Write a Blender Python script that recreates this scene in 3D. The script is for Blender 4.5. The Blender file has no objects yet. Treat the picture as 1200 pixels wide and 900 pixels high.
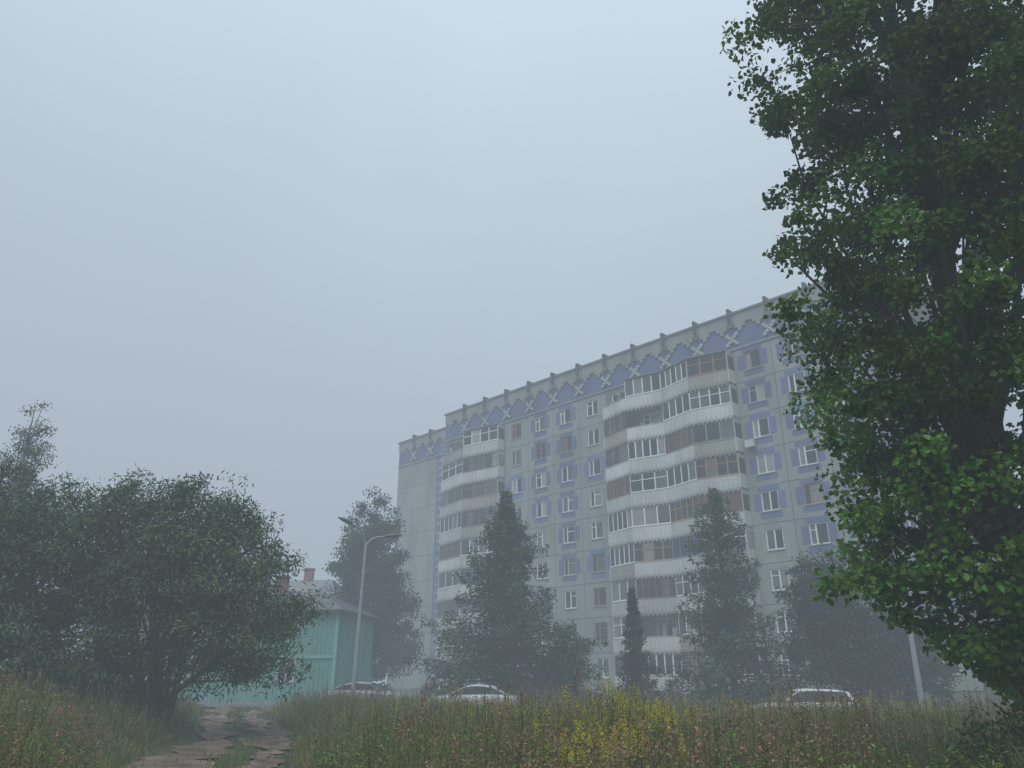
import bpy, math, numpy as np
from mathutils import Vector
scene = bpy.context.scene
col = scene.collection

# ------------------------------------------------------------------ materials
def new_mat(name):
    m = bpy.data.materials.new(name); m.use_nodes = True
    nt = m.node_tree; nt.nodes.clear()
    return m, nt, nt.nodes, nt.links

def pr_mat(name, base=(0.5,0.5,0.5), rough=0.8, use_col=True, nscale=3.0, namt=0.25, stretch=(1,1,1), metallic=0.0, bump=0.0, spec=0.5, fine=None):
    m, nt, N, L = new_mat(name)
    out = N.new('ShaderNodeOutputMaterial'); p = N.new('ShaderNodeBsdfPrincipled')
    p.inputs['Roughness'].default_value = rough; p.inputs['Metallic'].default_value = metallic
    p.inputs['Specular IOR Level'].default_value = spec
    L.new(p.outputs[0], out.inputs[0])
    tc = N.new('ShaderNodeTexCoord'); mp = N.new('ShaderNodeMapping'); mp.inputs['Scale'].default_value = stretch
    L.new(tc.outputs['Object'], mp.inputs[0])
    no = N.new('ShaderNodeTexNoise'); no.inputs['Scale'].default_value = nscale; no.inputs['Detail'].default_value = 6; no.inputs['Roughness'].default_value = .65
    L.new(mp.outputs[0], no.inputs['Vector'])
    mr = N.new('ShaderNodeMapRange'); mr.inputs[1].default_value = .3; mr.inputs[2].default_value = .7
    mr.inputs[3].default_value = 1-namt; mr.inputs[4].default_value = 1+namt*.6
    L.new(no.outputs[0], mr.inputs[0])
    mx = N.new('ShaderNodeMix'); mx.data_type='RGBA'; mx.blend_type='MULTIPLY'; mx.inputs[0].default_value = 1
    if use_col:
        a = N.new('ShaderNodeAttribute'); a.attribute_name = 'Col'; L.new(a.outputs[0], mx.inputs[6])
    else:
        mx.inputs[6].default_value = (*base,1)
    L.new(mr.outputs[0], mx.inputs[7]); L.new(mx.outputs[2], p.inputs['Base Color'])
    if bump>0:
        b = N.new('ShaderNodeBump'); b.inputs['Strength'].default_value = bump; b.inputs['Distance'].default_value=.05
        n2 = N.new('ShaderNodeTexNoise'); n2.inputs['Scale'].default_value = fine or nscale*6; n2.inputs['Detail'].default_value=5
        L.new(tc.outputs['Object'], n2.inputs['Vector'])
        L.new(n2.outputs[0], b.inputs['Height']); L.new(b.outputs[0], p.inputs['Normal'])
    return m

def leaf_mat(name, trans=0.3, rough=.55, noise=True):
    m, nt, N, L = new_mat(name)
    out = N.new('ShaderNodeOutputMaterial'); p = N.new('ShaderNodeBsdfPrincipled')
    p.inputs['Roughness'].default_value = rough; p.inputs['Specular IOR Level'].default_value = .3
    a = N.new('ShaderNodeAttribute'); a.attribute_name = 'Col'; src=a.outputs[0]
    if noise:
        no = N.new('ShaderNodeTexNoise'); no.inputs['Scale'].default_value = .9; no.inputs['Detail'].default_value=1
        tc = N.new('ShaderNodeTexCoord'); L.new(tc.outputs['Object'], no.inputs['Vector'])
        mr = N.new('ShaderNodeMapRange'); mr.inputs[1].default_value=.3; mr.inputs[2].default_value=.7; mr.inputs[3].default_value=.72; mr.inputs[4].default_value=1.25
        L.new(no.outputs[0], mr.inputs[0])
        mx = N.new('ShaderNodeMix'); mx.data_type='RGBA'; mx.blend_type='MULTIPLY'; mx.inputs[0].default_value=1
        L.new(a.outputs[0], mx.inputs[6]); L.new(mr.outputs[0], mx.inputs[7]); src=mx.outputs[2]
    L.new(src, p.inputs['Base Color'])
    if trans>0:
        t = N.new('ShaderNodeBsdfTranslucent'); ms = N.new('ShaderNodeMixShader'); ms.inputs[0].default_value = trans
        L.new(src, t.inputs['Color']); L.new(p.outputs[0], ms.inputs[1]); L.new(t.outputs[0], ms.inputs[2]); L.new(ms.outputs[0], out.inputs[0])
    else: L.new(p.outputs[0], out.inputs[0])
    return m

M_leaf = leaf_mat('leaf', .33); M_leaf_far = leaf_mat('leaf_matte', 0, .7); M_grass = leaf_mat('grass_blades', .2, .7, False)
M_bark = pr_mat('bark', nscale=6, namt=.4, stretch=(1,1,.3), rough=.9, bump=.5)
M_wall = pr_mat('concrete_panels', nscale=.55, namt=.24, stretch=(1,1,.3), rough=.9, bump=.15, fine=8)
M_paint = pr_mat('painted_parts', nscale=1.2, namt=.12, rough=.6)
M_glass = pr_mat('window_glass', nscale=.5, namt=.3, rough=.07)
M_metal = pr_mat('galvanised_metal', nscale=2, namt=.15, rough=.45, metallic=.4)
M_car = pr_mat('car_paint', nscale=1, namt=.05, rough=.25)
M_rubber = pr_mat('rubber', nscale=5, namt=.1, rough=.8)
M_wood = pr_mat('teal_boards', nscale=.8, namt=.25, stretch=(1,1,.3), rough=.85)
M_roof = pr_mat('sheet_roof', nscale=.7, namt=.3, rough=.6)

# ------------------------------------------------------------------ mesh batch
class Batch:
    def __init__(s): s.v=[]; s.f=[]; s.c=[]; s.m=[]; s.n=0
    def add(s, v, f, c, mi=0):
        v=np.asarray(v,float).reshape(-1,3); f=np.asarray(f,int).reshape(-1,4)
        c=np.asarray(c,float)
        if c.ndim==1: c=np.tile(c[:3],(len(v),1))
        s.v.append(v); s.f.append(f+s.n); s.c.append(c[:,:3]); s.m.append(np.full(len(f),mi)); s.n+=len(v)
    BF=np.array([[0,3,2,1],[4,5,6,7],[0,1,5,4],[1,2,6,5],[2,3,7,6],[3,0,4,7]])
    def prism(s, plan, z0, z1, c, mi=0):
        p=[(a[0],a[1],z0) for a in plan]+[(a[0],a[1],z1) for a in plan]
        s.add(p, s.BF, c, mi)
    def box(s, x0,x1,y0,y1,z0,z1,c,mi=0):
        s.prism([(x0,y0),(x1,y0),(x1,y1),(x0,y1)],z0,z1,c,mi)
    def build(s, name, mats, parent=None, smooth=False):
        v=np.concatenate(s.v); f=np.concatenate(s.f); c=np.concatenate(s.c); m=np.concatenate(s.m)
        me=bpy.data.meshes.new(name)
        me.vertices.add(len(v)); me.vertices.foreach_set('co', v.astype(np.float32).ravel())
        me.loops.add(f.size); me.loops.foreach_set('vertex_index', f.astype(np.int32).ravel())
        me.polygons.add(len(f)); me.polygons.foreach_set('loop_start', np.arange(0,f.size,4,dtype=np.int32))
        me.polygons.foreach_set('loop_total', np.full(len(f),4,dtype=np.int32))
        for mt in mats: me.materials.append(mt)
        me.polygons.foreach_set('material_index', m.astype(np.int32))
        me.polygons.foreach_set('use_smooth', np.full(len(f),smooth,dtype=bool))
        at=me.color_attributes.new('Col','FLOAT_COLOR','POINT')
        at.data.foreach_set('color', np.concatenate([c,np.ones((len(c),1))],1).astype(np.float32).ravel())
        me.update(); me.validate()
        o=bpy.data.objects.new(name, me); col.objects.link(o)
        if parent: o.parent=parent
        return o

def empty(name, loc=(0,0,0), rz=0):
    e=bpy.data.objects.new(name,None); e.location=loc; e.rotation_euler=(0,0,rz); col.objects.link(e); return e

def unit(a): return a/np.maximum(np.linalg.norm(a,axis=-1,keepdims=True),1e-9)

def tube(B, pts, rad, c, mi=0, sides=5):
    pts=np.asarray(pts,float); n=len(pts)
    t=unit(np.gradient(pts,axis=0)); ref=np.array([.31,.17,.93]) if abs(t[0][2])<.9 else np.array([1,0.1,0])
    a=unit(np.cross(t,ref)); b=np.cross(t,a)
    ang=np.arange(sides)*2*math.pi/sides
    rad=np.asarray(rad).reshape(n,1,1)
    v=pts[:,None,:]+rad*(np.cos(ang)[None,:,None]*a[:,None,:]+np.sin(ang)[None,:,None]*b[:,None,:])
    i=np.arange(n-1)[:,None]*sides; j=np.arange(sides)[None,:]; k=(j+1)%sides
    f=np.stack([i+j,i+k,i+sides+k,i+sides+j],-1).reshape(-1,4)
    B.add(v.reshape(-1,3),f,c,mi)

def leaves(B, cen, u, w, Ln, Wd, c, mi=0, fold=.15, double=True):
    n=len(cen); u=unit(u); w=unit(w-u*np.sum(u*w,1,keepdims=True)); nn=np.cross(u,w)
    Ln=np.broadcast_to(np.asarray(Ln,float).reshape(-1,1),(n,1)); Wd=np.broadcast_to(np.asarray(Wd,float).reshape(-1,1),(n,1))
    if double:
        sh=[(0,0,0),(1,0,0),(.3,.5,1),(.68,.42,1),(.3,-.5,1),(.68,-.42,1)]
        v=np.stack([cen+u*Ln*a+w*Wd*b+nn*Wd*fold*z for a,b,z in sh],1)
        base=np.arange(n)[:,None,None]*6
        f=(base+np.array([[0,2,3,1],[0,1,5,4]])[None]).reshape(-1,4); k=6
    else:
        sh=[(0,0,0),(.45,.5,0),(1,0,0),(.45,-.5,0)]
        v=np.stack([cen+u*Ln*a+w*Wd*b for a,b,z in sh],1)
        f=np.arange(n*4).reshape(-1,4); k=4
    B.add(v.reshape(-1,3),f,np.repeat(c,k,axis=0),mi)

def bez(p0,p1,p2,n=6):
    t=np.linspace(0,1,n)[:,None]; return (1-t)**2*p0+2*t*(1-t)*p1+t*t*p2

def crown_tree(name, base, H, clumps, per, L, W, basecol, trunk_r, cr, seed, stems=1, limbs=14, double=False, hang=.3, colvar=.3, barkc=(.09,.08,.065), topfrac=.9, squash=.75, bri=None, splay=.25):
    r=np.random.RandomState(seed); B=Batch(); base=np.array(base,float); clumps=np.asarray(clumps,float)
    skel=[]; 
    ctr=clumps.mean(0)
    for s in range(stems):
        a=r.rand()*6.28; off=np.array([math.cos(a),math.sin(a),0])*(splay*H*(.3+.7*r.rand()) if stems>1 else 0.02*H)
        top=np.array([ctr[0],ctr[1],base[2]+H*topfrac*(1 if stems==1 else r.uniform(.65,1))])+off
        if stems==1: top[:2]=base[:2]*.6+ctr[:2]*.4+r.randn(2)*.15
        b0=base+(off*.12 if stems>1 else 0)-np.array([0,0,.3])
        P=bez(b0,(b0+top)/2+np.array([r.randn()*.03*H,r.randn()*.03*H,H*.08]),top,12)
        rr=np.linspace(trunk_r*(1 if stems==1 else .65),.025,12)
        tube(B,P,rr,barkc,1,8); skel.append(P)
    sk=np.concatenate(skel)
    idx=r.choice(len(clumps),min(limbs,len(clumps)),replace=False); extra=[]
    for i in idx:
        tgt=clumps[i]; zz=sk[:,2]; d=np.linalg.norm(sk[:,:2]-tgt[:2],axis=1)+np.abs(zz-(tgt[2]-.25*H))*1.0
        d=np.where(zz<base[2]+.1*H,99,d); p0=sk[np.argmin(d)]
        P=bez(p0,(p0+tgt)/2+np.array([0,0,.06*H*min(1,5/H)])+r.randn(3)*.02*min(H,6),tgt,9); tube(B,P,np.linspace(trunk_r*.38,.012,9),barkc,1,5); extra.append(P)
    sk2=np.concatenate(extra+[sk[sk[:,2]>base[2]+.25*H]])
    for tgt in clumps:
        d=np.linalg.norm(sk2-tgt,axis=1)+np.maximum(0,sk2[:,2]-tgt[2])*1.5
        p0=sk2[np.argmin(d)]
        P=bez(p0,(p0+tgt)/2+np.array([0,0,.02*min(H,6)]),tgt,4); tube(B,P,[trunk_r*.1+.006,trunk_r*.07+.004,.006,.003],barkc,1,3)
    n=len(clumps)*per
    ci=np.repeat(np.arange(len(clumps)),per)
    rad=cr*(.6+.8*r.rand(len(clumps)))
    off=unit(r.randn(n,3))*(r.rand(n,1)**.55)*rad[ci][:,None]*1.25; off[:,2]*=squash
    p=clumps[ci]+off
    u=r.randn(n,3)+off/cr*.5; u[:,2]-=hang*2
    w=r.randn(n,3)
    cb=(1-colvar)+2*colvar*r.rand(len(clumps))
    c=np.array(basecol)[None]*cb[ci][:,None]*(.75+.5*r.rand(n,1))
    c[:,0]*=(.8+.5*r.rand(n))
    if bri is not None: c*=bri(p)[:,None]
    leaves(B,p,u,w,L*(.7+.6*r.rand(n)),W*(.7+.6*r.rand(n)),c,0,.18,double)
    return B.build(name,[M_leaf if double else M_leaf_far,M_bark])

def blob_clumps(blobs, n, seed, bias=.4):
    r=np.random.RandomState(seed); vol=np.array([b[3]*b[4]*b[5] for b in blobs],float)**.8; vol/=vol.sum(); out=[]
    for k in r.choice(len(blobs),n,p=vol):
        b=blobs[k]; d=unit(r.randn(3)); rr=r.rand()**bias
        out.append([b[0]+d[0]*rr*b[3],b[1]+d[1]*rr*b[4],max(b[2]+d[2]*rr*b[5],.5)])
    return np.array(out)

# ------------------------------------------------------------------ terrain
def ss(a,b,x): t=np.clip((x-a)/(b-a),0,1); return t*t*(3-2*t)
PY=[-10,0,10,18,26,34,44]; PLx=[-1.5,-1.0,-4.6,-8.3,-9.8,-12.6,-16]; PRx=[1.5,.9,-2.5,-4.8,-6.9,-10.2,-12]
def PL(y): return np.interp(y,PY,PLx)
def PR(y): return np.interp(y,PY,PRx)
def hgt(x,y):
    x=np.asarray(x,float); y=np.asarray(y,float)
    k=np.clip((12-x)/24,0,1)**1.6*.65
    h=k*ss(14,42,y)
    m=ss(.2,3.4,PL(y)-x)*.72*ss(5,11,y)*(1-ss(27,38,y))
    u=.05*np.sin(x*.9+y*.37)*np.cos(y*.6-x*.23)*(1-ss(34,36,y))*ss(.3,1.5,np.maximum(PL(y)-x,x-PR(y)))
    return h+m+u
xs=np.concatenate([[-3000,-1200,-500,-200,-100,-60],np.arange(-40,40.01,.45),[60,100,200,500,1200,3000]])
ys=np.concatenate([[-3000,-1000,-300,-100,-40,-15],np.arange(-6,60.01,.45),[80,110,160,300,600,1200,3000]])
X,Y=np.meshgrid(xs,ys); Z=hgt(X,Y)
B=Batch(); nx=len(xs); ny=len(ys)
i=np.arange(ny-1)[:,None]*nx; j=np.arange(nx-1)[None]
B.add(np.stack([X,Y,Z],-1).reshape(-1,3), np.stack([i+j,i+j+1,i+nx+j+1,i+nx+j],-1).reshape(-1,4),(.08,.085,.036))
M_ground=pr_mat('ground_soil_and_turf',nscale=1.2,namt=.5,rough=.95,bump=.6,fine=14)
B.build('ground',[M_ground],smooth=True)

M_dirt=pr_mat('wet_dirt',nscale=1.3,namt=.7,rough=.85,bump=1.0,fine=7,spec=.25)
B=Batch()
def strip(B,fc,fw,y0,y1,c,n=170,m=10,dz=.02,edge=.32,seed=1):
    r=np.random.RandomState(seed); yy=np.linspace(y0,y1,n)
    wob=np.convolve(r.randn(n+6),np.ones(7)/7,'valid')*edge; wob2=np.convolve(r.randn(n+6),np.ones(7)/7,'valid')*edge
    t=np.linspace(-1,1,m)
    XX=fc(yy)[:,None]+t[None]*(fw(yy)[:,None])+wob[:,None]*np.clip(t,0,1)[None]*2.2+wob2[:,None]*np.clip(-t,0,1)[None]*2.2
    YY=np.repeat(yy[:,None],m,1); ZZ=hgt(XX,YY)+dz+.05*(t[None]**2)*(.5+np.sin(yy*2.1)[:,None]*.5)
    ii=np.arange(n-1)[:,None]*m; jj=np.arange(m-1)[None]
    cc=np.array(c)[None,None]*(1-.35*(1-np.abs(t))[None,:,None]*np.ones((n,1,1)))
    B.add(np.stack([XX,YY,ZZ],-1).reshape(-1,3),np.stack([ii+jj,ii+jj+1,ii+m+jj+1,ii+m+jj],-1).reshape(-1,4),cc.reshape(-1,3))
strip(B,lambda y:PL(y)+.6+.45*(1-ss(20,28,y)),lambda y:.42+.38*(1-ss(18,26,y)),2,43,(.25,.175,.125),seed=1)
strip(B,lambda y:PR(y)-.4,lambda y:.34+0*y,2,43,(.24,.17,.12),seed=2)
B.build('dirt_path',[M_dirt],smooth=True)
# loose stones, clods and brick rubble on the track
r=np.random.RandomState(99); B=Batch()
def stone(x,y,s,c):
    z=float(hgt(x,y))+s*.12; n=8; a0=r.rand()*6.28; vs=[]
    for lv,(k,h) in enumerate(((.8,-.35),(1,.0),(.6,.35))):
        for q in range(4):
            a=a0+q*1.571+r.uniform(-.3,.3); vs.append((x+math.cos(a)*s*k*r.uniform(.7,1.1),y+math.sin(a)*s*k*r.uniform(.7,1.1),z+h*s*r.uniform(.8,1.2)))
    f=[[l*4+q,l*4+(q+1)%4,l*4+4+(q+1)%4,l*4+4+q] for l in range(2) for q in range(4)]+[[8,9,10,11]]
    B.add(vs,f,c)
for q in range(420):
    y=r.uniform(14,40); side=r.rand()<.5
    x=(float(PL(y))+.7+r.randn()*.45) if side else (float(PR(y))-.4+r.randn()*.35)
    stone(x,y,r.uniform(.02,.075),np.array([.22,.18,.15])*r.uniform(.6,1.4))
for q in range(60):
    y=r.uniform(36,38.3); x=-9.2+r.randn()*1.1; stone(x,y,r.uniform(.06,.16),np.array([.26,.12,.09])*r.uniform(.6,1.4))
B.build('stones_and_rubble',[M_dirt])

def road_y(x): return 43-(np.asarray(x,float)+13)*.265
M_asph=pr_mat('asphalt',nscale=2.5,namt=.3,rough=.8,bump=.4,fine=40)
B=Batch(); n=200; m=8
rx=np.linspace(-60,24,n); t=np.linspace(-3,3,m)
XX=np.repeat(rx[:,None],m,1); YY=road_y(XX)+t[None]; ZZ=hgt(XX,YY)+.03
ii=np.arange(n-1)[:,None]*m; jj=np.arange(m-1)[None]
B.add(np.stack([XX,YY,ZZ],-1).reshape(-1,3),np.stack([ii+jj,ii+m+jj,ii+m+jj+1,ii+jj+1],-1).reshape(-1,4),(.11,.11,.11))
B.build('road',[M_asph],smooth=True)
B=Batch()
for k in range(0,84):
    x0=-60+k; x1=x0+.985
    for off,a in ((3.0,.16),):
        z=float(hgt(x0+.5,road_y(x0+.5)+off)); B.prism([(x0,float(road_y(x0))+off),(x1,float(road_y(x1))+off),(x1,float(road_y(x1))+off+a),(x0,float(road_y(x0))+off+a)],z-.2,z+.14,(.3,.3,.29))
B.build('kerb',[M_wall])

# ------------------------------------------------------------------ apartment block
ANG=math.radians(-44.68)
apt=empty('apartment_building',(-7.32,80.92,0),ANG)
W=Batch(); FR=Batch(); GL=Batch(); BAL=Batch(); PT=Batch()
GREY=np.array([.285,.315,.295]); BLUE=np.array([.12,.15,.29]); JOINT=(.075,.08,.08)
r=np.random.RandomState(3)
F0=1.35; FH=2.8; NF=9; TOP=29.7
def gcol():
    q=r.rand()
    if q<.62: k=r.uniform(.5,1.4); return np.array([.012,.015,.018])*k
    if q<.87: return np.array([.09,.10,.10])*r.uniform(.5,1.3)
    return np.array([.38,.38,.35])*r.uniform(.5,1)
def window(xc,zc,w,h,y, fc):
    y0=y; t=.09; d=.07
    x0,x1,z0,z1=xc-w/2,xc+w/2,zc-h/2,zc+h/2
    FR.box(x0,x1,y0-d,y0,z0,z0+t,fc); FR.box(x0,x1,y0-d,y0,z1-t,z1,fc)
    FR.box(x0,x0+t,y0-d,y0,z0+t,z1-t,fc); FR.box(x1-t,x1,y0-d,y0,z0+t,z1-t,fc)
    mv=[xc] if r.rand()<.6 else [x0+w*.36,]
    xe=[x0+t]+sum([[a-.055,a+.055] for a in mv],[])+[x1-t]
    for a in mv: FR.box(a-.055,a+.055,y0-d,y0,z0+t,z1-t,fc)
    for q in range(0,len(xe),2):
        GL.box(xe[q],xe[q+1],y0-.02,y0-.005,z0+t,z1-t,gcol())
    if r.rand()<.6:
        q=r.choice([0,len(xe)-2]); FR.box(xe[q],xe[q+1],y0-d+.01,y0-.021,z1-.5,z1-.44,fc)
def bay(x0,x1,zf,y=0.0,win=True,base=GREY,ring=None,ww=1.35,wh=1.5,depth=.25):
    c=base*r.uniform(.92,1.07); g=.022; xa,xb,za,zb=x0+g,x1-g,zf+g,zf+FH-g
    if not win:
        W.box(xa,xb,y,y+depth,za,zb,c); return
    xc=(x0+x1)/2; zc=zf+1.65; a0,a1,b0,b1=xc-ww/2,xc+ww/2,zc-wh/2,zc+wh/2
    W.box(xa,a0,y,y+depth,za,zb,c); W.box(a1,xb,y,y+depth,za,zb,c)
    W.box(a0,a1,y,y+depth,za,b0,c); W.box(a0,a1,y,y+depth,b1,zb,c)
    q=r.rand(); fc=(.8,.82,.83) if q<.8 else ((.3,.2,.13) if q<.9 else (.45,.47,.45))
    window(xc,zc,ww,wh,y+.14,fc)
    FR.box(a0-.03,a1+.03,y-.09,y-.002,b0-.05,b0-.01,(.4,.41,.41))
    if ring:
        e=.022; rc=BLUE*r.uniform(.9,1.15)*(1 if ring==1 else 1.25)
        sd=.55; tb=.42
        PT.box(a0-sd,a0,y-e,y-.001,b0+.12,b1-.12,rc); PT.box(a1,a1+sd,y-e,y-.001,b0+.12,b1-.12,rc)
        PT.box(a0-.18,a1+.18,y-e,y-.001,b1,b1+tb,rc); PT.box(a0-.18,a1+.18,y-e,y-.001,b0-tb-.06,b0-.06,rc)
W.box(0,48.08,.25,12.5,-.5,TOP-.1,JOINT)
W.box(-12.3,-.001,3.25,14.5,-.5,TOP-.1,JOINT)
W.box(0,48.08,.05,.249,-.4,F0-.01,(.17,.18,.18)); W.box(-12.3,-.001,3.05,3.249,-.4,F0-.01,(.17,.18,.18))
bays=[(0,3.09,1),(3.09,6.18,1),(6.18,9.275,1)]
b=9.275
for k in range(4): bays.append((b,b+3.25,0)); b+=3.25
for k in range(4): bays.append((b,b+3.2,1)); b+=3.2
for k in range(4): bays.append((b,b+3.25,2)); b+=3.25
for (x0,x1,kind) in bays:
    for f in range(NF):
        zf=F0+f*FH; ring=None
        k=int(round((x0-9.275)/3.25))
        if kind==0: ring = 1 if ((f>=5 and k in (1,2)) or (f in(4,3) and k in (0,2)) ) else (2 if (f+k)%3==0 and f>1 else None)
        if kind==2: ring = 1 if f>=4 else (1 if (f%2==(0 if x0<38 else 1)) and f>0 and x0>38 else None)
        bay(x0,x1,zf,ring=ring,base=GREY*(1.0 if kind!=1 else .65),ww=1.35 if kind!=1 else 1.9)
for q,(x0,x1) in enumerate([(-12.3,-9.2),(-9.2,-6.1),(-6.1,-3.05),(-3.05,-.002)]):
    for f in range(NF):
        bay(x0,x1,F0+f*FH,y=3.0,win=(q==3),base=GREY,ww=.8)
for f in range(NF):
    zf=F0+f*FH
    PT.box(-4.9,-3.2,2.975,2.998,zf+.05,zf+FH-.05,BLUE*r.uniform(.9,1.1))
    for q in range(3): PT.box(-4.55,-3.55,2.955,2.974,zf+.35+q*.85,zf+.65+q*.85,GREY*1.1)
def frieze(x0,x1,y,pitch,xj):
    zb=F0+NF*FH; 
    W.box(x0,x1,y+.02,y+.25,zb+.02,TOP-.05,BLUE*.95)
    step=pitch/10
    prof=[.62,.92,1.25,.92,.62,.62,.92,1.25,.92,.62]
    n=int(round((x1-x0)/step))
    for q in range(n):
        d=prof[q%10]+.28; a=x0+q*step; W.box(a,min(a+step,x1),y-.10,y+.018,TOP-.05-d,TOP-.05,GREY*.92)
    W.box(x0,x1,y-.10,y+.018,zb+.02,zb+.18,GREY*.9)
    FR.box(x0-.1,x1+.1,y-.22,y+.6,TOP-.048,TOP+.12,(.17,.18,.19))
    a=xj
    while a<x1+.01:
        if a>x0+.3:
            s=.2; zc=zb+.95
            for q in range(-2,3):
                for sg in (1,-1):
                    if q==0 and sg<0: continue
                    PT.box(a+q*s-.15,a+q*s+.15,y-.16-.003*(sg>0)-abs(q)*.001,y-.105,zc+sg*q*s-.12,zc+sg*q*s+.12,GREY*1.3)
            PT.box(a-.10,a+.10,y-.42,y-.225,TOP-.75,TOP+.42,(.08,.09,.10))
            PT.box(a-.10,a+.10,y-.224,y+.5,TOP+.13,TOP+.42,(.08,.09,.10))
            PT.box(a-.2,a+.2,y-.222,y-.105,TOP-1.2,TOP-.8,GREY*.6)
        a+=pitch
frieze(0,48.08,0,3.2,.05+3.2); frieze(-12.3,-.002,3.0,3.1,-12.3+3.1)
def balcony(poly, f, types, last):
    zf=F0+f*FH
    WH=np.array([.60,.615,.60])
    for k in range(len(poly)-1):
        (s0,p0),(s1,p1)=poly[k],poly[k+1]
        wc=WH*r.uniform(.78,1.15)
        if r.rand()<.12: wc=np.array([.38,.36,.33])
        th=.1
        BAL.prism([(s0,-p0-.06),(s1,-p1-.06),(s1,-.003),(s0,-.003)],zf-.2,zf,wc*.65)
        pan=[(s0,-p0),(s1,-p1),(s1,-p1+th),(s0,-p0+th)]
        BAL.prism(pan,zf+.001,zf+.95,wc)
        BAL.prism([(s0,-p0-.03),(s1,-p1-.03),(s1,-p1+th+.03),(s0,-p0+th+.03)],zf+.951,zf+1.0,wc*.7)
        nn=9
        for q in range(nn):
            a=(q+.3)/nn; b2=(q+.7)/nn
            xa=s0+(s1-s0)*a; ya=-(p0+(p1-p0)*a); xb=s0+(s1-s0)*b2; yb=-(p0+(p1-p0)*b2)
            BAL.prism([(xa,ya-.035),(xb,yb-.035),(xb,yb-.001),(xa,ya-.001)],zf+.12,zf+.85,wc*.95)
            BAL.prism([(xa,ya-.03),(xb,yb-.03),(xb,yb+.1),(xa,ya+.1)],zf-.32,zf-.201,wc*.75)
        ty=types[k]
        z0=zf+1.001; z1=zf+2.47; ztop=zf+FH-.201 if not last else zf+2.6
        if ty=='open':
            for q in range(3):
                xa=s0+(s1-s0)*(.2+.27*q); FR.box(xa,xa+r.uniform(.2,.6),-.5,-.1,zf+.01,zf+r.uniform(1.0,1.9),np.array([.2,.17,.14])*r.uniform(.5,2))
            continue
        fc={'white':(.84,.86,.86),'brown':(.15,.075,.045),'grey':(.25,.27,.28),'wood':(.36,.19,.09),'blue':(.08,.18,.45)}[ty]
        fc=np.array(fc)*r.uniform(.85,1.1)
        def seg(a,b2,za,zb,o,tk,c,BB):
            xa=s0+(s1-s0)*a; ya=-(p0+(p1-p0)*a)+o; xb=s0+(s1-s0)*b2; yb=-(p0+(p1-p0)*b2)+o
            BB.prism([(xa,ya),(xb,yb),(xb,yb+tk),(xa,ya+tk)],za,zb,c)
        seg(0,1,z1,ztop-.12,.01,.07,fc*.9,FR); seg(0,1,z0,z0+.09,.01,.07,fc,FR)
        n=r.choice([3,4,5]) if ty!='brown' else 6
        wd=.11 if ty in('brown','wood') else .1
        w=wd/ (s1-s0)
        for q in range(n+1):
            a=q/n; seg(max(0,a-w/2),min(1,a+w/2),z0+.091,z1-.001,.01,.07,fc,FR)
        tint=np.array([.13,.06,.035]) if (ty=='brown' and r.rand()<.5) else None
        for q in range(n):
            seg(q/n+w/2,(q+1)/n-w/2,z0+.091,z1-.001,.05,.012,gcol() if tint is None else tint*r.uniform(.6,1.6),GL)
        if ty in('brown','wood') or r.rand()<.35:
            seg(0,1,z0+.95,z0+1.02,0.0,.009,fc,FR)
    s1,p1=poly[-1]; BAL.box(s1+.001,s1+.09,-p1,-.004,zf+.001,zf+1.07,WH*.9)
    ty=types[-1]
    if ty!='open':
        FR.box(s1+.001,s1+.07,-p1,-.004,zf+2.3,zf+2.58,(.4,.4,.4)); GL.box(s1+.02,s1+.04,-p1,-.004,zf+1.07,zf+2.3,gcol())
        FR.box(s1+.001,s1+.07,-p1,-p1+.07,zf+1.071,zf+2.3,(.5,.5,.5))
    s0,p0=poly[0]; BAL.box(s0-.09,s0-.001,-p0,-.004,zf+.001,zf+1.07,WH*.9)
    for k in range(2,len(poly)-1,2):
        s,p=poly[k]; BAL.box(s-.05,s+.05,-p+.101,-.004,zf+.002,zf+FH-.202,WH*.8)
    if last:
        for k in range(len(poly)-1):
            (s0,p0),(s1,p1)=poly[k],poly[k+1]
            if types[k]!='open': FR.prism([(s0,-p0-.12),(s1,-p1-.12),(s1,-.12),(s0,-.12)],zf+2.6,zf+2.68,(.2,.21,.22))
polyR=[(22.45,.7),(25.5,1.55),(28.7,.85),(31.8,1.65),(35.0,.95)]
polyL=[(.45,.7),(4.7,1.55),(9.1,.85)]
TR={8:['open','white','white','wood'],7:['brown','open','white','white'],6:['wood','white','brown','grey'],5:['brown','white','white','wood'],
    4:['white','white','wood','brown'],3:['white','wood','blue','white'],2:['white','brown','white','open'],1:['white','open','white','brown'],0:['brown','white','wood','white']}
TL={8:['open','white'],7:['white','brown'],6:['grey','wood'],5:['white','brown'],4:['wood','white'],3:['white','grey'],2:['brown','white'],1:['white','white'],0:['brown','white']}
for f in range(NF):
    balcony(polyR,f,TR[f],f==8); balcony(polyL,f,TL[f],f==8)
PT.box(35.5,36.2,-.5,-.15,F0+6*FH+.2,F0+6*FH+.75,(.6,.62,.62)); PT.box(35.55,36.15,-.149,-.002,F0+6*FH+.15,F0+6*FH+.25,(.2,.2,.2))
W.build('walls',[M_wall],apt); FR.build('window_frames',[M_paint],apt); GL.build('window_glass',[M_glass],apt)
BAL.build('balconies',[M_wall],apt); PT.build('painted_ornament',[M_wall],apt)

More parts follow.
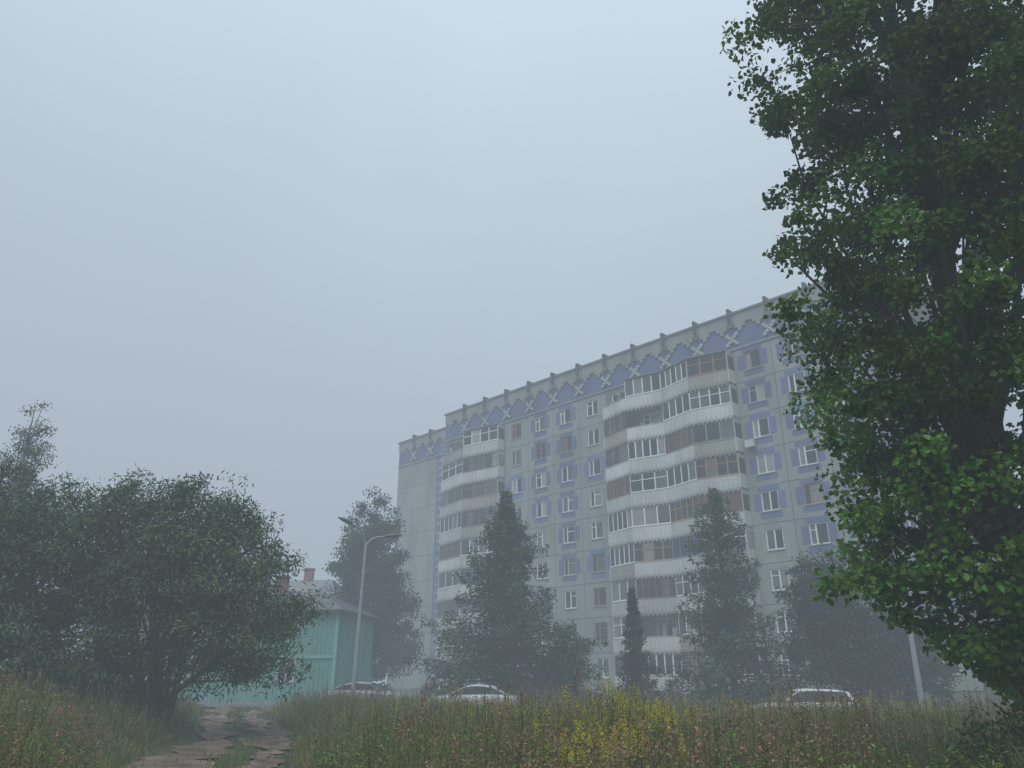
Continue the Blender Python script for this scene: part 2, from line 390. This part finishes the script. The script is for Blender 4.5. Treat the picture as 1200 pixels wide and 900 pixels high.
# ------------------------------------------------------------------ houses
def house(name, loc, rz, LW, DP, EH, RH, wallc, roofc, overh=.5, hip=3.2, cf=.42):
    e=empty(name,loc,rz); w=Batch(); t=Batch(); g=Batch(); ro=Batch()
    w.box(-LW,0,0,DP,-.6,EH-.23,wallc)
    rr=np.random.RandomState(5)
    for k in range(int(LW/.3)):
        x=-LW+.15+k*.3; w.box(x,x+.05,-.025,-.001,-.3,EH-.24,np.array(wallc)*rr.uniform(.8,1.1))
    for k in range(int(DP/.3)):
        y=.15+k*.3; w.box(.001,.025,y,y+.05,-.3,EH-.24,np.array(wallc)*rr.uniform(.8,1.1))
    for (x,y) in ((-.12,-.06),(-LW-.05,-.06)): t.box(x,x+.2,y,y+.034,-.3,EH-.24,np.array(wallc)*1.35)
    for ya,yb in ((-.05,.14),(DP*.33,DP*.33+.14),(DP*.66,DP*.66+.14),(DP-.15,DP)): t.box(.026,.06,ya,yb,-.3,EH-.24,np.array(wallc)*1.35)
    t.box(-LW,0,-.08,-.061,EH*.48,EH*.48+.18,np.array(wallc)*1.3)
    for fl in range(int(EH//2.9)):
        for k in range(int(LW/2.6)):
            x=-3.2-k*3.1; z=1.5+fl*2.9
            if x<-LW+1: continue
            for a in ((x-.6,x+.6,z-.1,z),(x-.6,x+.6,z+1.4,z+1.5),(x-.6,x-.5,z,z+1.4),(x+.5,x+.6,z,z+1.4),(x-.04,x+.04,z,z+1.4)):
                t.box(a[0],a[1],-.11,-.03,a[2],a[3],(.6,.62,.62))
            g.box(x-.5,x-.04,-.06,-.04,z,z+1.4,(.03,.035,.04)); g.box(x+.04,x+.5,-.06,-.04,z,z+1.4,(.03,.035,.04))
    x0,x1,y0,y1=-LW-overh,overh,-overh,DP+overh; ym=DP/2
    A=(x0,y0,EH-.1);Bq=(x1,y0,EH-.1);C=(x1,y1,EH-.1);D=(x0,y1,EH-.1);E=(x0+hip,ym,EH+RH);Fq=(x1-hip,ym,EH+RH)
    ro.add([A,Bq,Fq,E],[[0,1,2,3]],roofc); ro.add([C,D,E,Fq],[[0,1,2,3]],roofc)
    f2=(Fq[0],Fq[1]+.01,Fq[2]); e2=(E[0],E[1]+.01,E[2])
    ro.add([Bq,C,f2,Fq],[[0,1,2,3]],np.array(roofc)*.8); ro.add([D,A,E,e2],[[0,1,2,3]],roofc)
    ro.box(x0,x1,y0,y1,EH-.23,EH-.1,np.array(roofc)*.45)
    n=int((x1-x0)/.9)
    for k in range(1,n):
        x=x0+k*.9; fr=min(1,(x-x0)/hip,(x1-x)/hip); zt=EH-.1+(RH+.1)*fr; yt=y0+(ym-y0)*fr
        ro.add([(x,y0,EH-.08),(x+.05,y0,EH-.08),(x+.05,yt,zt+.03),(x,yt,zt+.03)],[[0,1,2,3]],np.array(roofc)*.7)
    cx=-LW*cf; t.box(cx-.4,cx+.4,ym-.3,ym+.3,EH+RH-.6,EH+RH+.95,(.22,.07,.05)); t.box(cx-.48,cx+.48,ym-.38,ym+.38,EH+RH+.951,EH+RH+1.1,(.17,.06,.05))
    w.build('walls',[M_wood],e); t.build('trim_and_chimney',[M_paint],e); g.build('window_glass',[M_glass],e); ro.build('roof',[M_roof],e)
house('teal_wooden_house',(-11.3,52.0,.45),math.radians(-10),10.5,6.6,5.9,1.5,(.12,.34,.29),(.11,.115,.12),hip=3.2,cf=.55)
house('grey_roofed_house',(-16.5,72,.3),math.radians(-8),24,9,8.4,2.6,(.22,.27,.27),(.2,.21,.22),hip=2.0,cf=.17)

# ------------------------------------------------------------------ street lamps
def lamp(loc, H, arms, name='street_lamp'):
    B=Batch(); z=float(hgt(loc[0],loc[1])); x,y=loc
    tube(B,[(x,y,z-.2),(x,y,z+1),(x+.05,y,z+H*.5),(x+.12,y,z+H)],[.11,.10,.08,.06],(.40,.42,.43),0,10)
    tube(B,[(x,y,z-.05),(x,y,z+.3)],[.17,.17],(.35,.36,.36),0,10)
    x=x+.12
    for (dx,dy,dz) in arms:
        P=bez(np.array([x,y,z+H-.25]),np.array([x+dx*.15,y+dy*.15,z+H+dz*.9]),np.array([x+dx,y+dy,z+H+dz]),8)
        tube(B,P,np.full(8,.045),(.32,.34,.35),0,8)
        d=unit(np.array([dx,dy,dz*.35])); p=P[-1]; s=unit(np.cross(d,[0,0,1])); u=np.cross(s,d)
        sec=[(0,.05,.05),(.12,.14,.10),(.5,.17,.11),(.8,.06,.04)]
        vs=[]
        for a,wd,hh in sec:
            c=p+d*a
            for q in range(8):
                an=q*math.pi/4; vs.append(c+s*wd*math.cos(an)+u*hh*math.sin(an)*(1 if math.sin(an)>0 else .5))
        f=[[i*8+q,i*8+(q+1)%8,(i+1)*8+(q+1)%8,(i+1)*8+q] for i in range(3) for q in range(8)]
        f+= [[24,25,26,27],[24,27,28,31],[28,29,30,31]]
        B.add(vs,f,(.12,.13,.14))
    return B.build(name,[M_metal],smooth=True)
lamp((-7.3,38.0),7.75,[(-.65,-.5,.8),(.85,.3,.35)])
lamp((13.8,28.0),7.2,[(1.1,.4,.5)])

# ------------------------------------------------------------------ cars
def car(name, loc, rz, paint, L=4.4, Wd=1.76, Hh=1.5, suv=False):
    z=float(hgt(loc[0],loc[1]))+.03; e=empty(name,(loc[0],loc[1],z),rz)
    hw=Wd/2; body=Batch(); gl=Batch(); wh=Batch(); tr=Batch()
    S=[(-L/2,.45,.72,.70),(-L/2+.08,.3,.86,.82),(-L/2+.5,.26,.95,hw),(-.9,.24,.96,hw),(.4,.24,.95,hw),(L/2-1.2,.24,.93,hw),(L/2-.45,.26,.84,hw*.97),(L/2-.1,.3,.72,.78),(L/2,.42,.6,.64)]
    V=[]
    for x,zb,zt,h in S:
        V+= [(x,-h*.94,zb),(x,-h,zb+(zt-zb)*.35),(x,-h,zb+(zt-zb)*.75),(x,-h*.93,zt),(x,-h*.5,zt+.03),(x,h*.5,zt+.03),(x,h*.93,zt),(x,h,zb+(zt-zb)*.75),(x,h,zb+(zt-zb)*.35),(x,h*.94,zb)]
    F=[[i*10+q,i*10+(q+1)%10,(i+1)*10+(q+1)%10,(i+1)*10+q] for i in range(len(S)-1) for q in range(10)]
    for o in (0,(len(S)-1)*10): F+=[[o,o+1,o+8,o+9],[o+1,o+2,o+7,o+8],[o+2,o+3,o+6,o+7],[o+3,o+4,o+5,o+6]]
    body.add(V,F,paint)
    if suv: G=[(-L/2+.15,.95),(-L/2+.45,Hh-.07),(-.3,Hh),(.35,Hh-.04),(1.2,.95)]
    else: G=[(-L/2+.35,.95),(-L/2+1.05,Hh-.10),(-.35,Hh),(.25,Hh-.05),(1.15,.95)]
    gw=lambda zz: hw*.93-(zz-.95)*.28
    def rib(x,zz): w=gw(zz-.07); return [(x,-w-.01,zz-.07),(x,-w*.9,zz-.015),(x,0,zz+.03),(x,w*.9,zz-.015),(x,w+.01,zz-.07)]
    V=[];xs_=np.linspace(G[1][0]-.04,G[3][0]+.04,9)
    for x in xs_: V+=rib(x,float(np.interp(x,[g[0] for g in G],[g[1] for g in G]))-(.03 if x in (xs_[0],xs_[-1]) else 0))
    body.add(V,[[i*5+q,i*5+q+1,(i+1)*5+q+1,(i+1)*5+q] for i in range(8) for q in range(4)],paint)
    zr0=G[1][1]-.04; zr3=G[3][1]-.04
    w0=gw(.95); 
    gl.add([(G[4][0],-w0,.95),(G[4][0],w0,.95),(G[3][0],gw(zr3),zr3),(G[3][0],-gw(zr3),zr3)],[[0,1,2,3]],(.02,.022,.025))
    gl.add([(G[0][0],-w0,.95),(G[0][0],w0,.95),(G[1][0],gw(zr0),zr0),(G[1][0],-gw(zr0),zr0)],[[0,3,2,1]],(.02,.022,.025))
    for sg in (-1,1):
        top=[(G[1][0],zr0),(-.35,G[2][1]-.04),(G[3][0],zr3)]
        def topz(x): return float(np.interp(x,[p[0] for p in top],[p[1] for p in top]))
        def quad(xa,xb,xta,xtb,c,BB,o):
            BB.add([(xa,sg*(w0+o),.95),(xb,sg*(w0+o),.95),(xtb,sg*(gw(topz(xtb))+o),topz(xtb)),(xta,sg*(gw(topz(xta))+o),topz(xta))],[[0,1,2,3]],c)
        quad(G[0][0],G[4][0],G[1][0],G[3][0],(.02,.022,.025),gl,0)
        for xa,xb,ta,tb,pc in ((G[0][0],G[0][0]+.2,G[1][0],G[1][0]+.16,paint),(-1.05,-.97,-1.0,-.93,(.03,.03,.03)),(-.05,.05,-.05,.04,(.03,.03,.03)),(G[4][0]-.1,G[4][0],G[3][0]-.07,G[3][0],paint)):
            quad(xa,xb,ta,tb,pc,body,.006)
        if suv: tube(tr,[(G[1][0]+.1,sg*(gw(zr0)-.07),zr0+.09),(0,sg*(gw(Hh)-.07),Hh+.03),(G[3][0]-.05,sg*(gw(zr3)-.07),zr3+.09)],[.015,.015,.015],(.05,.05,.05),0,6)
        tr.box(.75,.92,sg*(hw+.02)-.09,sg*(hw+.02)+.09,.96,1.1,paint)
        tr.box(-L/2-.005,-L/2+.1,sg*.62-.12,sg*.62+.12,.7,.86,(.35,.02,.02)); tr.box(L/2-.2,L/2-.03,sg*.6-.14,sg*.6+.14,.6,.72,(.7,.7,.7))
        for wx in (-L/2+.8,L/2-.82):
            yc=sg*(hw-.1)
            tube(wh,[(wx,yc-.11,.32),(wx,yc-.09,.32),(wx,yc+.09,.32),(wx,yc+.11,.32)],[.27,.32,.32,.27],(.02,.02,.02),0,18)
            tube(wh,[(wx,yc-.115,.32),(wx,yc+.115,.32)],[.19,.19],(.4,.4,.42),0,12); tube(wh,[(wx,yc-.118,.32),(wx,yc-.117,.32)],[.19,.01],(.4,.4,.42),0,12); tube(wh,[(wx,yc+.117,.32),(wx,yc+.118,.32)],[.01,.19],(.4,.4,.42),0,12)
    tr.box(-L/2-.03,-L/2+.03,-.26,.26,.55,.66,(.7,.7,.7)); tr.box(L/2-.05,L/2+.01,-.26,.26,.4,.5,(.7,.7,.7))
    body.build('body',[M_car],e,True); gl.build('windows',[M_glass],e); wh.build('wheels',[M_rubber],e); tr.build('trim',[M_car],e)
sl=math.atan(-.265)
car('parked_car',(12.55,35.9),sl+math.pi+.25,(.75,.77,.78),suv=True,Hh=1.48)
car('parked_car',(-1.9,39.6),sl+math.pi+.2,(.5,.55,.58),Hh=1.40)
car('parked_car',(-7.2,41.3),sl+.05,(.30,.32,.35),L=4.2,Hh=1.34)

# ------------------------------------------------------------------ trees
def gz(x,y): return float(hgt(x,y))
r=np.random.RandomState(21)
zk=[1.1,1.6,2.1,2.6,3.5,5,6.3,7,9.0,9.8,10.8,13,15.5]; Rk=[.2,1.0,1.7,2.05,2.05,2.15,2.35,2.1,2.05,2.1,2.4,2.2,.7]
cl=[]
while len(cl)<1200:
    z=r.uniform(1.3,15.3); a=r.uniform(0,6.283); q=r.rand()**.42
    Rz=np.interp(z,zk,Rk)*(1+.13*math.sin(a*3+z*2.3)+.10*math.sin(z*5.1+a*5))
    cl.append([6.35+Rz*q*math.cos(a),9.5+Rz*q*math.sin(a),z+.35*q])
for (px,pz,py) in ((3.6,6.2,9.0),(3.8,6.25,9.1),(3.95,6.1,9.1),(3.85,4.35,8.8),(4.0,3.4,8.8),(4.0,2.7,8.8),(4.25,2.75,8.9),(3.9,9.5,8.9),(3.95,7.6,9.0),(3.5,11.0,9.1),(3.7,10.9,9.1),(3.9,11.2,9)):
    cl.append([px,py,pz])
cl=np.array(cl)
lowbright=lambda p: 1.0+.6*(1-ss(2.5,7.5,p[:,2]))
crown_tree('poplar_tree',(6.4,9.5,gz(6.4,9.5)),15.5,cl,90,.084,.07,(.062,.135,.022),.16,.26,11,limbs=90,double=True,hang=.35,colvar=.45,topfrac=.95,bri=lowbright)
cl=blob_clumps([(6.3,10.4,.75,.9,1.0,.75),(7.4,10.2,.8,1.4,1.2,.8),(5.5,10.0,.4,.5,.7,.4)],80,5)
crown_tree('willow_shrub',(6.7,10.4,gz(6.7,10.4)),1.4,cl,110,.08,.04,(.085,.16,.033),.02,.22,12,stems=4,limbs=16,hang=0,splay=.4)

g=lambda x,y:gz(x,y)
bl=[(-9.6,25,4.2,3.3,3,2.7),(-11.4,25.5,5.8,2.9,2.8,2.4),(-7.9,24.5,3.2,1.9,2,1.8),(-12.6,24,3.0,2.8,2.6,2.0),(-9.9,24.5,6.2,1.9,1.8,1.7),(-13.2,25,6.4,1.9,1.8,1.8),(-12.6,23.4,1.9,1.8,1.2,1.1)]
crown_tree('willow_tree',(-10.6,25.2,g(-10.6,25.2)),8.0,blob_clumps(bl,640,31,.38),120,.17,.05,(.078,.128,.052),.2,.45,32,stems=7,limbs=50,hang=.25,colvar=.5,splay=.28)
bl=[(-15.2,23,4.4,2.8,2.8,2.8),(-16.2,23.5,6.2,2.4,2.6,2.0),(-13.6,22.6,5.0,1.9,2,2.3),(-18.6,23,4.4,2.6,2.6,3.0),(-14.2,21.5,2.4,2.6,1.7,1.5),(-17,21.8,2.4,2.2,1.7,1.5)]
crown_tree('willow_tree',(-15.4,23.2,g(-15.4,23.2)),8.0,blob_clumps(bl,640,33,.38),120,.17,.05,(.072,.12,.05),.22,.45,34,stems=7,limbs=46,hang=.25,colvar=.5,splay=.3)
bl=[(-23.5,36,11.0,1.1,1.2,4.0),(-23.8,36,7,2.2,2,3.2)]
crown_tree('birch_tree',(-23.8,36,g(-23.8,36)),15.3,blob_clumps(bl,280,35,.5),70,.12,.07,(.065,.095,.048),.16,.36,36,limbs=36,hang=.6,barkc=(.35,.35,.33))
bl=[(-11.0,61,9.8,2.5,2.2,6.6),(-10.2,61,6,3.3,2.5,4.6),(-12.2,61,7.6,2.3,1.9,5.4)]
crown_tree('birch_tree',(-10.8,61,g(-10.8,61)),17,blob_clumps(bl,680,37,.5),95,.21,.12,(.042,.07,.036),.2,.6,38,limbs=50,hang=.8,barkc=(.3,.3,.28))

def conifer(name, base, H, prof, seed, colr, step=.33, nb=8, spray=.3, needles=75, droop=.18, NL=.26, NW=.06, zstart=.05, jit=.3, barkc=(.07,.06,.05), fluff=.05, wav=0):
    r=np.random.RandomState(seed); B=Batch(); x,y=base; z0=gz(x,y)
    P=[(x,y,z0-.2),(x+.04,y,z0+H*.35),(x-.03,y+.05,z0+H*.7),(x,y,z0+H)]
    tube(B,P,[H*.016+.03,H*.012+.02,H*.006+.01,.008],barkc,1,8)
    z=H*zstart
    pz=[p[0] for p in prof]; pr=[p[1] for p in prof]
    while z<H*.99:
        t=z/H; Rz=float(np.interp(t,pz,pr)); n=max(4,int(nb*(.6+.5*min(1,Rz/2))))
        a0=r.rand()*6.28
        for k in range(n):
            a=a0+k*6.283/n+r.randn()*.25; L=Rz*r.uniform(1-jit,1+jit*.5)*(1+wav*math.sin(a*2+z*.9))
            if L<.08: L=.08
            d=np.array([math.cos(a),math.sin(a),0]); s=np.array([-d[1],d[0],0])
            up=.35*t-.02+r.randn()*fluff*1.6; zz=min(z+r.uniform(-.5,.5)*step*1.2,H*.98)
            p0=np.array([x,y,z0+zz]); p2=p0+d*L+np.array([0,0,(up-droop*(1-t))*L]); p1=p0+d*L*.55+np.array([0,0,(up-droop*1.2)*L*.55+.05*L])
            Q=bez(p0,p1,p2,5); tube(B,Q,np.linspace(.012+.012*L,.004,5),barkc,1,3)
            m=int(needles*(.25+L/2.2)*1.0); 
            q=r.rand(m)**.75; wv=r.uniform(-1,1,m)*spray*(L**.6)*(1.05-q)*1.1
            tt=q[:,None]; c=(1-tt)**2*p0+2*tt*(1-tt)*p1+tt*tt*p2 + s*wv[:,None] + np.array([0,0,1])*(-np.abs(wv)*.35+r.randn(m)*fluff-.04-fluff)[:,None]
            u=d[None]*.7+s[None]*np.sign(wv)[:,None]*.8+r.randn(m,3)*(.4+fluff*3); u[:,2]-=.35
            cb=r.uniform(.6,1.4); cc=np.array(colr)[None]*cb*r.uniform(.7,1.3,(m,1))
            leaves(B,c,u,r.randn(m,3),NL*r.uniform(.6,1.3,m),NW*r.uniform(.8,1.4,m),cc,0,0,False)
        z+=step*r.uniform(.8,1.2)*(1 if t<.7 else .75)
    return B.build(name,[M_leaf_far,M_bark])
conifer('larch_tree',(-.35,45),12.6,[(0,3.3),(.12,4.1),(.26,3.8),(.36,3.0),(.44,2.7),(.52,2.2),(.6,2.1),(.7,1.45),(.78,1.15),(.88,.65),(1,.08)],51,(.048,.082,.04),step=.37,nb=9,spray=.62,needles=92,droop=.03,NL=.26,NW=.085,jit=.6,fluff=.15,wav=.22)
bl=[(3.0,44,2.6,1.3,1.3,1.9),(2.2,44,1.8,1.2,1.2,1.5)]
crown_tree('rowan_tree',(2.6,44,g(2.6,44)),4.4,blob_clumps(bl,110,52),90,.15,.07,(.048,.08,.038),.09,.4,53,stems=3,limbs=20)
conifer('spruce_tree',(6.35,42),6.5,[(0,1.15),(.1,1.3),(.4,.85),(.7,.45),(.9,.18),(1,.03)],54,(.022,.045,.027),step=.24,nb=10,spray=.28,needles=95,droop=.1,NL=.18,NW=.05,jit=.3)
conifer('larch_tree',(11.3,42),12.0,[(0,2.3),(.12,3.0),(.3,3.0),(.38,2.4),(.46,2.4),(.56,1.8),(.64,1.7),(.75,1.1),(.88,.7),(1,.06)],55,(.048,.082,.04),step=.43,nb=8,spray=.52,needles=78,droop=.03,NL=.26,NW=.085,jit=.62,fluff=.15,wav=.28)
bl=[(16.7,41,3.4,2.7,2.4,2.9),(15.6,41,5.6,1.7,1.7,2.4),(18.8,41.5,3.2,2.2,2.2,2.6),(17.2,41,7,1.3,1.3,1.7),(20.8,42,2.6,1.8,1.8,2.2)]
crown_tree('linden_tree',(16.9,41,g(16.9,41)),8.8,blob_clumps(bl,520,56),85,.17,.1,(.028,.052,.025),.2,.46,57,stems=3,limbs=40,splay=.12)
bl=[(x,r.uniform(43,45),1.0,1.3,1,1.0+.4*math.sin(x)) for x in (-3.5,-1.5,1,4.2,8.7,10.5,13.5,15)]
crown_tree('hedge_shrubs',(4,44,0),1.4,blob_clumps(bl,190,58),70,.13,.07,(.045,.078,.035),.03,.35,59,stems=9,limbs=10,splay=3.0)

# ------------------------------------------------------------------ grass & weeds
r=np.random.RandomState(77)
def field(n,y0,y1):
    y=r.uniform(y0,y1,n); x=r.uniform(-.80,.80,n)*y+r.randn(n)*.2
    return x,y
def patch(x,y,sx=.5,sy=.5,ph=0):
    return .5+.25*np.sin(x*sx*1.7+ph+1.3*np.sin(y*sy))+.25*np.sin(y*sy*1.3-x*sx*.6+ph*2.1)
TC=np.stack([r.uniform(-.75,.75,170),r.uniform(8,36,170)],1); TC[:,0]*=TC[:,1]; TR_=r.uniform(.4,1.3,170); TA=r.uniform(.15,.5,170)
def hmod(x,y):
    h=.58+.42*patch(x,y)+.22*patch(x,y,1.9,1.5,1.7)
    add=np.zeros_like(h)
    for (cx,cy),rr,aa in zip(TC,TR_,TA): add=np.maximum(add,aa*np.exp(-((x-cx)**2+(y-cy)**2)/rr**2))
    return h+add
def road_near(x): return road_y(x)-3.0
B=Batch()
def blades(n,y0,y1,hmin,hmax,wd,mode='tall',colA=(.17,.215,.045),colB=(.30,.24,.10),lean=.55):
    x,y=field(n,y0,y1)
    if mode=='tall': k=((x<PL(y)-.15)|(x>PR(y)+.25))&(y<road_near(x)-.3)
    else: k=(y<road_near(x)-.1)
    x,y=x[k],y[k]
    d=np.maximum(PL(y)-x,x-PR(y)); 
    m=len(x); h=r.uniform(hmin,hmax,m)*hmod(x,y)
    if mode=='tall': h*=.35+.65*ss(.1,1.6,d)
    else:
        rut=np.minimum(np.abs(x-(PL(y)+.6+.45*(1-ss(20,28,y))))/(.5+.38*(1-ss(18,26,y))),np.abs(x-(PR(y)-.4))/.42)
        kk=(rut>.65+.5*r.rand(m))|(r.rand(m)<.05); x,y,h=x[kk],y[kk],h[kk]; m=len(x)
    z=hgt(x,y)-.02
    a=r.uniform(0,6.283,m); ln=r.uniform(.05,lean,m)*h
    p0=np.stack([x,y,z],1); dv=np.stack([np.cos(a)*ln,np.sin(a)*ln,0*a],1)
    pm=p0+dv*.35+np.stack([0*h,0*h,h*.58],1); pt=p0+dv+np.stack([0*h,0*h,h*.97],1)
    b=r.uniform(0,6.283,m); w=(wd*(.6+.8*r.rand(m))*(.7+y/22))[:,None]*np.stack([np.cos(b),np.sin(b),0*b],1)*.5
    v=np.stack([p0-w,p0+w,pm+w*.8,pm-w*.8,pt+w*.12,pt-w*.12],1).reshape(-1,3)
    bs=np.arange(m)[:,None,None]*6; f=(bs+np.array([[0,1,2,3],[3,2,4,5]])[None]).reshape(-1,4)
    t=np.clip(patch(x,y,.8,.7,2)*.7-.05+r.randn(m)*.22,0,1)[:,None]
    c=(np.array(colA)*(1-t)+np.array(colB)*t)*r.uniform(.7,1.3,(m,1))*(.78+.45*patch(x,y,1.3,.9,4))[:,None]
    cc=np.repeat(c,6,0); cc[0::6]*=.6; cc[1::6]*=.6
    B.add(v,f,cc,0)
blades(105000,4.5,38,.6,1.05,.012)
blades(45000,16,40,.6,1.0,.014)
blades(80000,12,42,.06,.26,.012,mode='short',colA=(.15,.20,.045),colB=(.2,.18,.07))
B.build('meadow_grass',[M_grass])

def weeds(name,n,y0,y1,xf,hr,leafn,leafL,leafW,lc,headc,headn,headr,headh,hs,sel=None,stemc=(.12,.13,.05)):
    B=Batch(); x,y=xf(n) if xf else field(n,y0,y1)
    k=((x<PL(y)-.3)|(x>PR(y)+.5))&(y<road_near(x)-.5)
    if sel is not None: k&=sel(x,y)
    x,y=x[k],y[k]; m=len(x); z=hgt(x,y); d=np.maximum(PL(y)-x,x-PR(y))
    h=r.uniform(hr[0],hr[1],m)*(.5+.5*ss(0,1.5,d))*(.3+.7*hmod(x,y)); a=r.uniform(0,6.283,m); ln=r.uniform(.02,.28,m)*h
    p0=np.stack([x,y,z-.02],1); top=p0+np.stack([np.cos(a)*ln,np.sin(a)*ln,h],1)
    w=np.stack([np.ones(m),0*a,0*a],1)*.004*(.8+y[:,None]/15); w2=np.stack([0*a,np.ones(m),0*a],1)*.004*(.8+y[:,None]/15)
    for ww in (w,w2):
        v=np.stack([p0-ww,p0+ww,top+ww*.4,top-ww*.4],1).reshape(-1,3); B.add(v,np.arange(m*4).reshape(-1,4),np.tile(np.array(stemc),(m*4,1)))
    if leafn:
        ii=np.repeat(np.arange(m),leafn); t=r.uniform(.25,.97,len(ii))[:,None]
        c=p0[ii]*(1-t)+top[ii]*t; an=r.uniform(0,6.283,len(ii)); u=np.stack([np.cos(an),np.sin(an),r.uniform(-.5,.7,len(ii))],1)
        cl=np.array(lc)[None]*r.uniform(.6,1.4,(m,1))[ii]*r.uniform(.8,1.2,(len(ii),1)); s=(1.15-t[:,0]*.6)
        leaves(B,c,u,np.stack([-np.sin(an),np.cos(an),r.randn(len(ii))*.3],1),leafL*s*r.uniform(.7,1.2,len(ii)),leafW*s,cl,0,.1,False)
    if headn:
        ii=np.repeat(np.arange(m),headn); t=r.rand(len(ii)); an=r.uniform(0,6.283,len(ii)); rr=headr*(1-t*.8)*r.rand(len(ii))**.5
        c=top[ii]+np.stack([np.cos(an)*rr,np.sin(an)*rr,(t-.6)*headh-rr*.3],1)
        cl=np.array(headc)[None]*r.uniform(.7,1.25,(m,1))[ii]*r.uniform(.75,1.25,(len(ii),1))
        leaves(B,c,r.randn(len(ii),3),r.randn(len(ii),3),hs*r.uniform(.7,1.4,len(ii)),hs*.7,cl,0,0,False)
    return B.build(name,[M_grass])
weeds('leafy_weeds',11500,6,36,None,(.55,1.3),16,.12,.045,(.14,.225,.045),None,0,0,0,0)
weeds('dry_seeding_grass',8000,6,36,None,(.8,1.4),3,.1,.015,(.16,.15,.06),(.32,.21,.14),18,.035,.22,.032,sel=lambda x,y:patch(x,y,.6,.5,1)>.42,stemc=(.26,.22,.11))
def gp(n):
    k=r.choice(9,n,p=[.20,.12,.10,.10,.10,.10,.10,.09,.09]); C=np.array([[1.0,10.5,.35,.7],[1.7,12,.4,.8],[2.9,16,.6,1],[-2.5,27,1.2,2],[5,24,1.5,2],[9.5,25,1.2,2],[14,27,2,2],[-13.5,19,1.0,1.5],[.2,20,.8,1.5]])[k]
    return C[:,0]+r.randn(n)*C[:,2],C[:,1]+r.randn(n)*C[:,3]
weeds('goldenrod',780,0,0,gp,(.88,1.25),16,.10,.022,(.11,.18,.04),(.52,.46,.04),55,.075,.24,.023,sel=lambda x,y:y>6)

# ------------------------------------------------------------------ fog: homogeneous absorbing medium; added glow stands in for multiply scattered daylight
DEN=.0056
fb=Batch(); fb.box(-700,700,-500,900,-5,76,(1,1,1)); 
mf,nt,N,L=new_mat('self_lit_fog_volume'); out=N.new('ShaderNodeOutputMaterial'); va=N.new('ShaderNodeVolumeAbsorption')
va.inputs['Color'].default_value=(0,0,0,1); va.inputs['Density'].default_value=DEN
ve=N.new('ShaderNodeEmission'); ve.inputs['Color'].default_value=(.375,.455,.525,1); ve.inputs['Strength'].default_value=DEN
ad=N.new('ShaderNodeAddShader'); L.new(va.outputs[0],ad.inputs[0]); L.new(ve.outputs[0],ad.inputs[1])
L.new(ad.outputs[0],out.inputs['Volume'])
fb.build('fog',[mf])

# ------------------------------------------------------------------ world, sun, camera
w=bpy.data.worlds.new('World'); scene.world=w; w.use_nodes=True; nt=w.node_tree; N=nt.nodes; L=nt.links; N.clear()
out=N.new('ShaderNodeOutputWorld'); sky=N.new('ShaderNodeTexSky'); sky.sky_type='NISHITA'; sky.sun_disc=False
EL,RO=math.radians(58),math.radians(205)
sky.sun_elevation=EL; sky.sun_rotation=RO; sky.dust_density=4; sky.air_density=1.5
b1=N.new('ShaderNodeBackground'); b1.inputs[1].default_value=.10; L.new(sky.outputs[0],b1.inputs[0])
b2=N.new('ShaderNodeBackground'); b2.inputs[0].default_value=(.68,.79,.90,1)
tc=N.new('ShaderNodeTexCoord'); no=N.new('ShaderNodeTexNoise'); no.inputs['Scale'].default_value=1.6; no.inputs['Detail'].default_value=3
L.new(tc.outputs['Generated'],no.inputs['Vector']); mr=N.new('ShaderNodeMapRange'); mr.inputs[1].default_value=.3; mr.inputs[2].default_value=.7; mr.inputs[3].default_value=.93; mr.inputs[4].default_value=1.09
L.new(no.outputs[0],mr.inputs[0])
# overcast luminance distribution: brighter towards the zenith
sx=N.new('ShaderNodeSeparateXYZ'); L.new(tc.outputs['Generated'],sx.inputs[0])
cl_=N.new('ShaderNodeMapRange'); cl_.inputs[1].default_value=0.0; cl_.inputs[2].default_value=1.0; cl_.inputs[3].default_value=0; cl_.inputs[4].default_value=1; L.new(sx.outputs[2],cl_.inputs[0])
pw=N.new('ShaderNodeMath'); pw.operation='POWER'; pw.inputs[1].default_value=3; L.new(cl_.outputs[0],pw.inputs[0])
ma=N.new('ShaderNodeMath'); ma.operation='MULTIPLY_ADD'; ma.inputs[1].default_value=1.1; ma.inputs[2].default_value=.82; L.new(pw.outputs[0],ma.inputs[0])
mm=N.new('ShaderNodeMath'); mm.operation='MULTIPLY'; L.new(ma.outputs[0],mm.inputs[0]); L.new(mr.outputs[0],mm.inputs[1]); L.new(mm.outputs[0],b2.inputs[1])
ms=N.new('ShaderNodeMixShader'); ms.inputs[0].default_value=.88; L.new(b1.outputs[0],ms.inputs[1]); L.new(b2.outputs[0],ms.inputs[2]); L.new(ms.outputs[0],out.inputs[0])
sd=bpy.data.lights.new('sun','SUN'); sd.energy=1.5; sd.angle=math.radians(40); sd.color=(1,.97,.92)
so=bpy.data.objects.new('sun',sd); col.objects.link(so)
sdir=Vector((math.sin(RO)*math.cos(EL),math.cos(RO)*math.cos(EL),math.sin(EL))); so.rotation_euler=sdir.to_track_quat('Z','Y').to_euler()
cd=bpy.data.cameras.new('camera'); cd.lens=27; cd.sensor_width=36; cd.clip_end=6000; cd.clip_start=.05
co=bpy.data.objects.new('camera',cd); co.location=(0,0,1.6); co.rotation_euler=(math.radians(90+21.5),0,0); col.objects.link(co); scene.camera=co
scene.view_settings.view_transform='Standard'; scene.view_settings.look='None'; scene.view_settings.exposure=0
